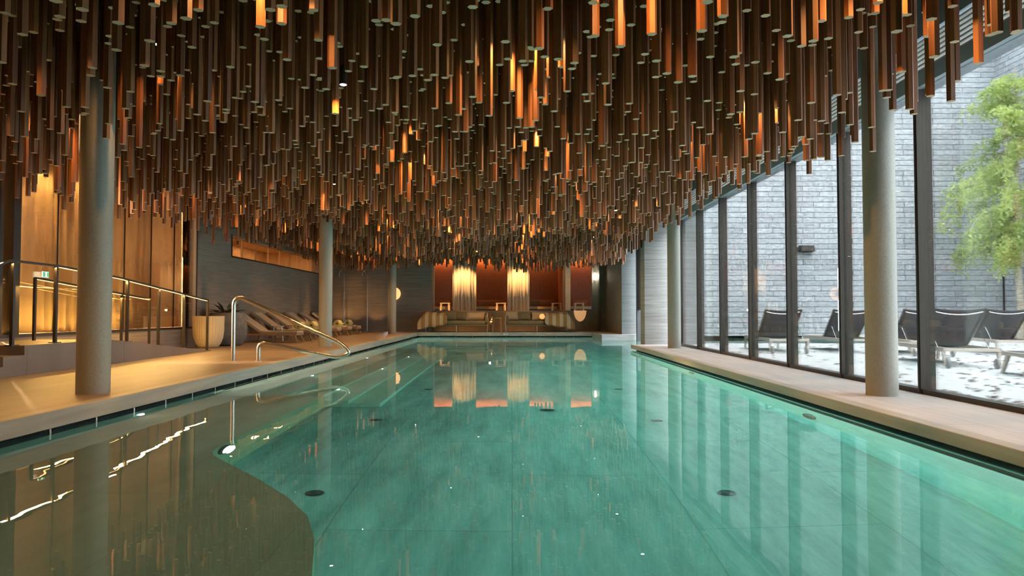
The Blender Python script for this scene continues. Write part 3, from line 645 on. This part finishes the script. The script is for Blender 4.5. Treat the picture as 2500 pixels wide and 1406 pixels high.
def sofa(lb, x, w_):
    t = thing('sofa', lb, 'sofa', (x, 30.75, ZD), 0, 'low sofas at the far end of the pool')
    b = MB(); b.box(-w_ / 2, w_ / 2, -.42, .42, .24, .30); b.build('frame', M['olive'], t, bevel=.02)
    b = MB(); b.box(-w_ / 2 + .1, w_ / 2 - .1, -.42, .36, .305, .47); b.build('seat_cushion', M['olive'], t, bevel=.04)
    for sgn in (-1, 1):
        b = MB(); b.tube(rnd_path([(sgn * (w_ / 2 - .02), -.40, 0), (sgn * (w_ / 2 + .03), -.42, .40), (sgn * (w_ / 2 - .02), -.40, .72), (sgn * (w_ / 2 - .04), .40, .80), (sgn * (w_ / 2 - .04), .42, 0)], .12), .017, 8); b.build('arm_frame', M['wood_pale'], t, smooth=True)
        b = MB(); b.box(sgn * (w_ / 2 - .05) - .06, sgn * (w_ / 2 - .05) + .06, -.38, .38, .34, .68); b.build('armrest', M['olive'], t, bevel=.05)
    b = MB(); b.tube([(0, -.4, .26), (0, -.42, 0)], .015, 8); b.build('leg', M['wood_pale'], t); b = MB(); b.tube([(0, .4, .26), (0, .42, 0)], .015, 8); b.build('leg', M['wood_pale'], t)
    b = MB(); b.box(-w_ / 2 + .08, w_ / 2 - .08, .30, .42, .30, .78); b.build('backrest', M['olive'], t, bevel=.04)
    return t
sofa('long olive sofa, left of the two at the far pool end', -2.28, 2.55)
sofa('long olive sofa, right of the two at the far pool end', 1.02, 2.55)
def cushion(x, y, z, w_, h_, m_, rx, rz, lb, grp):
    o = pillow('cushion', m_, w_, h_, .16); o.location = (x, y, z); o.rotation_euler = (rx, 0, rz); return tag(o, lb, 'cushion', grp)
g_ = 'cushions on the pool end sofas'
cushion(-2.55, 30.80, ZD + .48, .62, .42, M['olive'], -.3, .15, 'dark olive cushion beside the left striped throw', g_)
cushion(-2.15, 30.76, ZD + .48, .50, .38, M['olive'], -.35, -.3, 'smaller olive cushion in the middle of the left sofa', g_)
cushion(-1.55, 30.80, ZD + .48, .85, .36, M['tan'], -.3, 0, 'wide tan cushion at the right end of the left sofa', g_)
cushion(.05, 30.78, ZD + .48, .55, .40, M['tan'], -.3, .35, 'slanting tan cushion at the left end of the right sofa', g_)
cushion(.52, 30.80, ZD + .48, .55, .38, M['olive'], -.3, 0, 'olive cushion second from left on the right sofa', g_)
cushion(1.15, 30.80, ZD + .48, .66, .36, M['tan'], -.3, 0, 'warm tan cushion beside the right striped throw', g_)
# striped throws draped over the outer sofa ends
def throw(lb, x, mir):
    vs = []; fs = []; nu, nv = 22, 18
    for i in range(nu + 1):
        for j in range(nv + 1):
            u = i / nu; v = j / nv
            # profile over the arm: from seat back across top down front side
            ang = v * PI
            yy = -.47 + .95 * v if False else .40 - .90 * v
            top = .66 + .10 * sin(min(1, v * 1.3) * PI) + .03 * sin(u * 6)
            drop = max(0, (v - .72) / .28); z = top - drop * (.42 + .10 * sin(u * 3.1 + 1)); yy = .42 - .92 * min(1, v / .75) - .03 * drop
            xx = (-.62 + 1.20 * u) ; z -= (max(0, .35 - u) / .35) ** 1.6 * (.38)
            xx += .03 * sin(v * 9) * u; z += .018 * sin(u * 21 + v * 5) + .012 * sin(v * 18)
            if drop: yy -= .05 * sin(u * 14) * drop
            vs.append((xx * mir, yy, max(z, .10)))
    for i in range(nu):
        for j in range(nv):
            a = i * (nv + 1) + j; fs.append((a, a + 1, a + nv + 2, a + nv + 1))
    b = MB(); b.add(vs, fs); o = b.build('striped_throw', M['stripe'], smooth=True, solid=.03, loc=(x, 30.72, ZD + .02)); return tag(o, lb, 'blanket', 'striped throws over the sofa ends')
throw('tan and cream striped throw over the left sofa end', -3.27, 1)
throw('tan and cream striped throw over the right sofa end', 1.95, -1)
# slatted tables
def stool(lb, loc, mt, grp, w_=.46, h_=.47):
    t = thing('side_table', lb, 'table', loc, 0, grp)
    b = MB(); b.box(-w_ / 2, w_ / 2, -w_ / 2, w_ / 2, h_ - .035, h_); b.build('table_top', mt, t, bevel=.01)
    for sx in (-1, 1):
        for sy in (-1, 1):
            b = MB(); b.bar((sx * w_ * .40, sy * w_ * .40, h_ - .03), (sx * w_ * .46, sy * w_ * .46, 0), .05, .05); b.build('leg', mt, t)
    for sx in (-1, 1):
        b = MB(); b.bar((sx * w_ * .30, -w_ * .40, h_ - .03), (sx * w_ * .34, -w_ * .42, 0), .022, .022); b.build('slat', mt, t)
    b = MB(); b.bar((-w_ * .3, 0, h_ * .35), (w_ * .3, 0, h_ * .35), .02, .02); b.build('stretcher', mt, t)
    return t
stool('slim dark wooden side table between the two sofas', (-.62, 30.7, ZD), M['wood_mid'], 'low side tables', .40, .58)
k0 = stool('pale wooden stool table in the leftmost cabana', (-3.02, 33.4, .95), M['ribwood'], 'stool tables in the cabanas')
dup(k0, 'pale wooden stool table left of the right drape', (-.50, 33.4, .95))
dup(k0, 'pale wooden stool table left of the banded pillar', (2.02, 33.4, .95)); dup(k0, 'pale wooden stool table right of the banded pillar', (3.03, 33.4, .95))
# daybeds
def daybed(lb, x, w_):
    t = thing('daybed', lb, 'daybed', (x, 35.0, .95), 0, 'daybeds in the cabanas')
    b = MB(); b.box(-w_ / 2, w_ / 2, -.75, .8, .0, .16); b.build('base', M['darkframe'], t)
    b = MB(); b.box(-w_ / 2, w_ / 2, -.8, .8, .17, .32); b.build('mattress', M['tan'], t, bevel=.04)
    return t
daybed('daybed in the leftmost cabana', -3.5, 1.7); daybed('daybed between the two cream drapes', -.95, 2.0); daybed('daybed right of the right drape, left of the pillar', 1.25, 1.7); daybed('daybed in the rightmost cabana, right of the pillar', 3.45, 1.9)
g_ = 'cushions on the cabana daybeds'
for x, w_, lb, rz, m_ in [(-3.35, .75, 'rust cushion on the leftmost daybed', .1, 'rust'), (-1.25, .75, 'rust cushion, left one on daybed between drapes', .1, 'rust'), (-.70, .7, 'rust cushion, right one on daybed between drapes', -.15, 'rust'),
                     (1.15, .6, 'dark cushion right beside the right drape', .2, 'olive'), (1.65, .8, 'rust cushion, left of the pillar on daybed', 0, 'rust'), (3.25, .75, 'rust cushion on the rightmost daybed', -.1, 'rust')]:
    cushion(x, 35.15, .95 + .32, w_, .36, M[m_], -.5, rz, lb, g_)
# glowing shell imitating a downlight scallop on the low wall, globe lamp and lantern
t = thing('light_scallop', 'downlight scallop on low wall right of the sofas, shaped as a glowing shell', 'lamp', (2.95, 31.98, 1.07))
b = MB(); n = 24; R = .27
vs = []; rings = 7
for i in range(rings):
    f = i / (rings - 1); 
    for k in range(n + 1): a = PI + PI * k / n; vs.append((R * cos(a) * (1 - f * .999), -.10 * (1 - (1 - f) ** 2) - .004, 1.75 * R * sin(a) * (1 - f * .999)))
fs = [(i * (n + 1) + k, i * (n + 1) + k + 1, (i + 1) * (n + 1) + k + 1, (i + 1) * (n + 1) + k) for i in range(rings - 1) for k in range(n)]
b.add(vs, fs); b.build('scallop_shell', emis('scallop_glow', (.9, .48, .20), .55), t, smooth=True, solid=.006)
t = thing('globe_lamp', 'glowing orange globe lamp on the seat beside the right striped throw', 'lamp', (1.25, 30.62, ZD + .475))
b = MB(); b.lathe([(.07, 0), (.07, .015), (.03, .02), (.03, .04)], 20); b.build('base', M['bronze'], t)
b = MB(); b.lathe([(0.115 * sin(PI * k / 12) + .001, .155 - .115 * cos(PI * k / 12)) for k in range(13)], 28); b.build('globe', emis('globe_glow', (1, .46, .16), .95), t, smooth=True)
t = thing('metal_lantern', 'shiny crumpled metal lantern at right arm of left sofa', 'lantern', (-.86, 30.28, ZD))
b = MB()
rn = random.Random(9); n = 14; vs = []
for i in range(9):
    for k in range(n): a = 2 * PI * k / n; q = (.07 + .03 * sin(i)) * rn.uniform(.75, 1.2); vs.append((q * cos(a), q * sin(a), .30 + .05 * i))
b.add(vs, [(i * n + k, i * n + (k + 1) % n, (i + 1) * n + (k + 1) % n, (i + 1) * n + k) for i in range(8) for k in range(n)]); b.build('crumpled_shade', mat('copper_foil', (.9, .55, .25), .2, 1), t)
b = MB(); b.lathe([(.06, 0), (.06, .015), (.012, .02), (.012, .32)], 16); b.build('stem', M['bronze'], t)
lamp('lantern_glow', 'POINT', (-.90, 30.1, ZD + .9), 6, WARM, size=.04)
# tall white lamp at the right end of the opening
t = thing('tube_lamp', 'bright white vertical tube lamp right of the cabanas', 'lamp', (3.60, 31.93, 2.55))
b = MB(); b.lathe([(.03, -.16), (.035, -.15), (.035, .15), (.03, .16)], 16); b.build('tube', M['whitelamp'], t, smooth=True)
b = MB(); b.box(-.02, .02, .03, .07, -.05, .05); b.build('bracket', M['darkframe'], t)
lamp('tube_glow', 'POINT', (3.60, 31.80, 2.55), 12, (1, .85, .65), size=.05)
# depth marks on the copings
t = thing('depth_mark', 'small pale depth marking on the far pool edge', 'marking', (-.26, 29.49, .12))
b = MB()
for k, (x, z, wd) in enumerate([(-.08, .02, .05), (-.01, .02, .03), (.05, .02, .04), (-.09, -.03, .08), (.01, -.03, .05), (.08, -.03, .03)]): b.box(x, x + wd, -.004, .0, z, z + .025)
b.build('letters', M['mark'], t)

# ------------------------------------------------------------------ courtyard
b = MB(); b.box(4.42, 18.6, -8, 20.4, -.3, ZL); b.box(11.1, 18.6, 20.4, 28, -.3, ZL); struct(b.build('terrace', M['terrace']))
b = MB(); b.box(4.1, 18.8, 28, 28.4, -1.4, 11.0); struct(b.build('wall_courtyard_far', M['slate']))
b = MB(); b.box(18.5, 18.8, -12, 28, -.3, 11.0); struct(b.build('wall_courtyard_right', M['slatey']))
b = MB(); b.box(4.1, 18.8, 27.95, 28.45, 11.0, 11.25); b.box(18.4, 18.9, -12, 28.4, 11.0, 11.25); struct(b.build('trim_5', M['pier']))
b = MB(); b.box(18.46, 18.5, 24.0, 27.75, 3.45, 4.0); b.box(18.47, 18.5, 27.68, 27.75, ZL, 3.45); struct(b.build('door_2', M['darkframe']))
t = thing('wall_light', 'small dark box light on the slate courtyard wall', 'light', (11.15, 27.98, 3.40))
b = MB(); b.add([(-.27, 0, -.14), (.27, 0, -.14), (.27, -.30, -.10), (-.27, -.30, -.10), (-.27, 0, .14), (.27, 0, .14), (.22, -.26, .12), (-.22, -.26, .12)], [(0, 3, 2, 1), (4, 5, 6, 7), (0, 1, 5, 4), (1, 2, 6, 5), (2, 3, 7, 6), (3, 0, 4, 7)]); b.build('housing', M['darkframe'], t, bevel=.01)
b = MB(); b.box(-.36, -.24, -.10, .0, -.10, .06); b.build('mount', M['darkframe'], t)
# outdoor loungers: head end towards -y (local), foot towards +y
def outdoor_lounger(lb):
    t = thing('sling_lounger', lb, 'sun lounger', (0, 0, ZL), 0, 'sling loungers on the terrace')
    wp = M['wood_pale']
    for sx in (-1, 1):
        b = MB(); b.bar((sx * .38, 0, .285), (sx * .38, 2.5, .285), .04, .065); b.build('side_rail', wp, t, bevel=.005)
        b = MB(); b.bar((sx * .38, 2.42, .26), (sx * .38, 2.50, 0), .045, .06, taper=.7); b.build('foot_leg', wp, t)
        b = MB(); b.bar((sx * .38, .05, .27), (sx * .38, .0, .05), .04, .07, taper=.7); lg = b.build('head_leg', wp, t)
        m = MB(); m.lathe([(.03, -.02), (.075, -.02), (.08, -.015), (.08, .015), (.075, .02), (.03, .02)], 24); o = m.build('wheel', M['wheel'], lg); o.rotation_euler = (0, PI / 2, 0); o.location = (sx * .34, -.01, .08)
        b = MB(); b.tube(rnd_path([(sx * .36, .30, .28), (sx * .36, .62, .56), (sx * .36, .68, .55)], .03), .008, 8); b.build('prop_rod', M['chrome'], t)
    b = MB(); b.bar((-.38, .02, .285), (.38, .02, .285), .045, .05); b.bar((-.38, 2.48, .285), (.38, 2.48, .285), .04, .05); b.bar((-.38, .3, .27), (.38, .3, .27), .025, .025); b.bar((-.38, 1.3, .27), (.38, 1.3, .27), .04, .04); b.build('cross_bars', wp, t)
    # back frame leaning towards the head end
    A = Vector((0, 1.20, .30)); B = Vector((0, .42, .92))
    for sx in (-1, 1):
        b = MB(); b.bar(A + Vector((sx * .37, 0, 0)), B + Vector((sx * .37, 0, 0)), .03, .03); b.build('back_post', M['darkframe'], t)
    def sheet(P, Q, sag, wd):
        vs = []; n = 10
        for i in range(n + 1):
            for j in range(n + 1):
                u = i / n; v = j / n * 2 - 1; p = P.lerp(Q, u); d = (Q - P).normalized(); nrm = Vector((0, -d.z, d.y)) if d.z < 0 else Vector((0, d.z, -d.y))
                vs.append(p + Vector((v * wd, 0, 0)) - Vector((0, 0, 1)) * sag * (1 - v * v) * (1 if abs(d.z) < .2 else .6))
        return MB().add(vs, [(i * (n + 1) + j, i * (n + 1) + j + 1, (i + 1) * (n + 1) + j + 1, (i + 1) * (n + 1) + j) for i in range(n) for j in range(n)])
    sheet(A, B, .05, .36).build('back_sling', M['sling'], t, smooth=True, solid=.006)
    sheet(Vector((0, 1.22, .315)), Vector((0, 2.45, .315)), .04, .35).build('seat_sling', M['sling'], t, smooth=True, solid=.006)
    pts = [(-.34 + .68 * k / 10, .47 - .012, .865 - .045 * (1 - (k / 5 - 1) ** 2)) for k in range(11)]
    b = MB(); b.tube(pts, .010, 8); b.build('cross_bow', M['chrome'], t, smooth=True)
    return t
R_ = math.radians
o = outdoor_lounger('charcoal sling lounger farthest left on the terrace, seen from behind'); o.location = (5.72, 15.25, ZL); o.rotation_euler = (0, 0, R_(-6)); ol = o
dup(ol, 'charcoal sling lounger just left of the right front column', (7.18, 15.25, ZL), R_(-6))
dup(ol, 'charcoal sling lounger just right of the front column, partly hidden', (8.15, 14.3, ZL), R_(-10))
dup(ol, 'big charcoal sling lounger in front, right of the wide mullion', (7.00, 11.25, ZL), R_(-11))
dup(ol, 'charcoal sling lounger at the right photo edge, backrest up', (9.95, 14.5, ZL), R_(-12))
dup(ol, 'lounger foot with pale leg at the lower right photo edge', (9.25, 9.45, ZL), R_(75))
# fallen leaves
rn = random.Random(21); lv = None; lvm = MB(); 
base = MB(); base.add([(-.05, 0, 0), (-.02, .028, .012), (.03, .02, .004), (.06, 0, .014), (.02, -.028, .006), (-.03, -.02, 0)], [(0, 1, 2, 3, 4, 5)])
cnt = 0
while cnt < 520:
    y = 6.5 + 13.8 * rn.random(); x = rn.uniform(4.6, min(17, y * .74))
    if rn.random() > .35 + .65 * min(1, (x - 4.4) / 4): continue
    s_ = rn.uniform(.5, 1.2) * 1.0; a = rn.uniform(0, 6.3)
    if cnt < 300 :
        if lv is None: lv = base.build('fallen_leaf', M['leafbrown']); o = lv
        else: o = lv.copy(); C.objects.link(o)
        o.location = (x, y, ZL + .003); o.rotation_euler = (0, 0, a); o.scale = (s_, s_, s_); zn = 'beside the window sill' if x < 5.6 else ('under the left sling loungers' if y > 14.5 and x < 8.5 else ('around the big front lounger' if x < 8.5 else ('far right under the birch' if y > 13 else 'at the right photo edge'))); tag(o, f'small brown fallen leaf on pale slabs {zn}', 'leaf', f'fallen leaves {zn}')
    else:
        lvm.add([(x + s_ * (px * cos(a) - py * sin(a)), y + s_ * (px * sin(a) + py * cos(a)), ZL + .003 + pz * s_) for px, py, pz in base.v], [(0, 1, 2, 3, 4, 5)])
    cnt += 1
o = lvm.build('leaf_litter', M['leafbrown']); tag(o, 'scattered tiny brown leaf litter across the pale terrace', 'leaves'); o['kind'] = 'stuff'
# birch tree
def birch(x, y):
    rn = random.Random(5); t = thing('birch_tree', 'birch tree with drooping light green foliage in the courtyard', 'tree', (x, y, ZL))
    trunk = [(0, 0, 0), (.03, 0, 1.2), (-.04, .02, 2.6), (.05, 0, 4.2), (-.02, 0, 5.8), (.08, 0, 7.6), (.0, 0, 9.2)]
    m = MB(); m.tube(trunk, [.14, .12, .105, .09, .07, .045, .015], 12); m.build('trunk', M['bark'], t, smooth=True)
    br = MB(); lf = MB(); tips = []
    for k in range(46):
        z = 2.7 + 6.2 * (k / 46) ** 1.1; a = rn.uniform(PI * .45, PI * 1.55) if k % 3 else rn.uniform(0, 2 * PI)
        l = (1.0 - abs(z - 4.8) / 6.5) * rn.uniform(1.6, 2.9); p = Vector((0, 0, z)); d = Vector((cos(a) * (.35 if cos(a) > 0 else 1), sin(a) * .8, rn.uniform(.35, .8))).normalized(); pts = [p.copy()]
        droop = rn.uniform(.10, .22)
        for j in range(9):
            p = p + d * l / 9; d = (d + Vector((rn.uniform(-.1, .1), rn.uniform(-.1, .1), -droop))).normalized(); pts.append(p.copy())
        br.tube(pts, [.022 * (1 - j / 10) + .003 for j in range(10)], 5)
        for j in range(2, 10):
            for q in range(4):
                sp_ = pts[j] + Vector((rn.uniform(-.2, .2), rn.uniform(-.2, .2), rn.uniform(-.05, .12))); ln = rn.uniform(.15, .75) * (1.25 if z < 5 else .8); nl = int(6 + ln * 16)
                dx, dy = rn.uniform(-.2, .2), rn.uniform(-.2, .2)
                for i in range(nl):
                    f = i / nl; c = sp_ + Vector((dx * f + rn.gauss(0, .05), dy * f + rn.gauss(0, .05), -ln * f)); s_ = rn.uniform(.034, .06)
                    u = Vector((rn.gauss(0, 1), rn.gauss(0, 1), rn.gauss(0, 1))).normalized(); v = u.cross(Vector((rn.gauss(0, 1), rn.gauss(0, 1), rn.gauss(0, 1)))).normalized()
                    lf.add([c - u * s_, c + v * s_ * .7, c + u * s_ * 1.2, c - v * s_ * .7], [(0, 1, 2, 3)])
    br.build('branches', M['bark'], t); lf.build('foliage', M['birch_leaf'], t)
birch(17.0, 24.7)

# ------------------------------------------------------------------ downlights between the rods
SPOTS = []
def downlight(x, y, z, e, sz, lb, col=(1, .50, .16), vis=True):
    t = thing('downlight', lb, 'light', (x, y, z), 0, 'small spotlights among the hanging rods')
    m = MB(); m.lathe([(.03, .02), (.034, .0), (.034, .16), (.02, .18)], 14); m.build('housing', M['darkframe'], t)
    m = MB(); m.lathe([(.026, -.002), (.026, .012)], 14); m.build('lens', M['ledspot'] if vis else M['led'], t)
    m = MB(); m.tube([(0, 0, .18), (0, 0, CEIL - z)], .005, 6); m.build('cable', M['darkframe'], t)
    lamp('spot_lamp', 'SPOT', (0, 0, -.012), e, col, size=.02, spot=math.radians(sz), blend=.7, parent=t)
rnl = random.Random(8); names = ['left', 'centre left', 'middle', 'centre right', 'right']
DL = []
for iy, y in enumerate([4.7, 6.7, 9.3, 12.0, 14.8, 17.6, 20.6, 23.6, 26.6, 28.9]):
    for ix, x in enumerate([-5.4, -3.2, -1.2, .45, 2.4]):
        DL.append((x + rnl.uniform(-.35, .35), y + rnl.uniform(-.5, .5), ['nearest', 'second', 'third', 'fourth', 'fifth', 'sixth', 'seventh', 'eighth', 'ninth', 'farthest'][iy], names[ix]))
for (x, y, a, c) in DL:
    e = 170 * (.45 if x < -2.5 and y < 13 else 1) * (.3 if y > 27.5 else 1) * ((.6 if y > 6 else 1.4) if x > 1.8 else 1)
    downlight(x, y, rnl.uniform(3.0, 3.6), e, 140, f'small spotlight among hanging rods, {a} row, {c} of its row')
for i, (x, y) in enumerate([(-5.4, 2.0), (-2.6, 2.0), (0.2, 2.0), (2.6, 2.0), (-5.4, -.8), (-2.6, -.8), (.2, -.8), (2.6, -.8)]):  # unseen fill lights added to warm the camera-facing sides of the rods
    downlight(x, y, 3.2, 16, 170, 'added fill spotlight above the near pool end, out of view', col=(1, .60, .28))
# ------------------------------------------------------------------ hanging hexagonal rods
rn = random.Random(77); RODS = []
SP = .186; ny = int((29.3 - 2.4) / (SP * .866)); RR = .034
for j in range(ny):
    y0 = 2.4 + j * SP * .866
    for i in range(int((3.55 + 7.0) / SP) + 1):
        x = -7.0 + i * SP + (SP / 2 if j % 2 else 0) + rn.uniform(-.035, .035); y = y0 + rn.uniform(-.035, .035)
        if x > 3.58: continue
        if rn.random() < .06: continue
        skip = False
        for cx_, cy_ in ((-4.20, 7.42), (-4.40, 17.4), (-4.52, 27.8)):
            if (x - cx_) ** 2 + (y - cy_) ** 2 < .21 ** 2: skip = True
        for (lx, ly, _, _) in DL:
            if (x - lx) ** 2 + (y - ly) ** 2 < .075 ** 2: skip = True
        if skip: continue
        z = 2.66 + .10 * sin(x * .9 + y * .35) + .06 * sin(y * .8 - x * .4) + 1.15 * rn.random() ** 1.05
        RODS.append((x, y, z, rn.uniform(-.12, .12)))
def rodshape(m, x, y, z, a, ztop, ox=0, oy=0, oz=0):
    n = len(m.v); vs = []
    for zz in (z, ztop):
        for k in range(6): t = a + PI / 3 * k; vs.append((x - ox + RR * cos(t), y - oy + RR * sin(t), zz - oz))
    m.add(vs, [(k, (k + 1) % 6, 6 + (k + 1) % 6, 6 + k) for k in range(6)] + [(6, 7, 8, 9, 10, 11)], 0); m.f.append(tuple(n + k for k in (5, 4, 3, 2, 1, 0))); m.mi.append(1)
vis = []
for r_ in RODS:
    x, y, z, a = r_; v = 762 - (z - 1) * 1800 / y; u = 1250 + x * 1800 / y
    if v > 4 and 0 < u < 2500: vis.append((y - .25 * (3.4 - z) * 0, r_))
vis.sort(key=lambda q: (q[1][2] - 1) * 0 + q[1][1] + (q[1][2] - 2.6) * 2.2)
solo = set(id(q[1]) for q in vis[:300])
big = MB()
for r_ in RODS:
    x, y, z, a = r_
    if id(r_) in solo:
        m = MB(); rodshape(m, x, y, z, a, CEIL - .002, x, y, z); o = m.build('hanging_rod', [M['rod'], M['rodend']], loc=(x, y, z))
        u = 1250 + x * 1800 / y; zi = min(7, int(u / 312.5)); zn = ['at the far left photo edge', 'above the left front column', 'left of the photo centre', 'just left of the middle of the pool', 'just right of the middle of the pool', 'right of the photo centre', 'near the right front column', 'at the right edge beside the windows'][zi]
        dn = 'frontmost' if y < 5.2 else ('second rank' if y < 6.2 else 'third rank')
        tag(o, f'hexagonal brown timber rod, {dn}, hanging {zn}', 'rod', f'{dn} hanging rods {zn}')
    else: rodshape(big, x, y, z, a, CEIL - .002)
o = big.build('hanging_rods', [M['rod'], M['rodend']]); tag(o, 'thousands of farther brown hexagonal rods hanging over the pool', 'rods'); o['kind'] = 'stuff'
print('RODS', len(RODS))
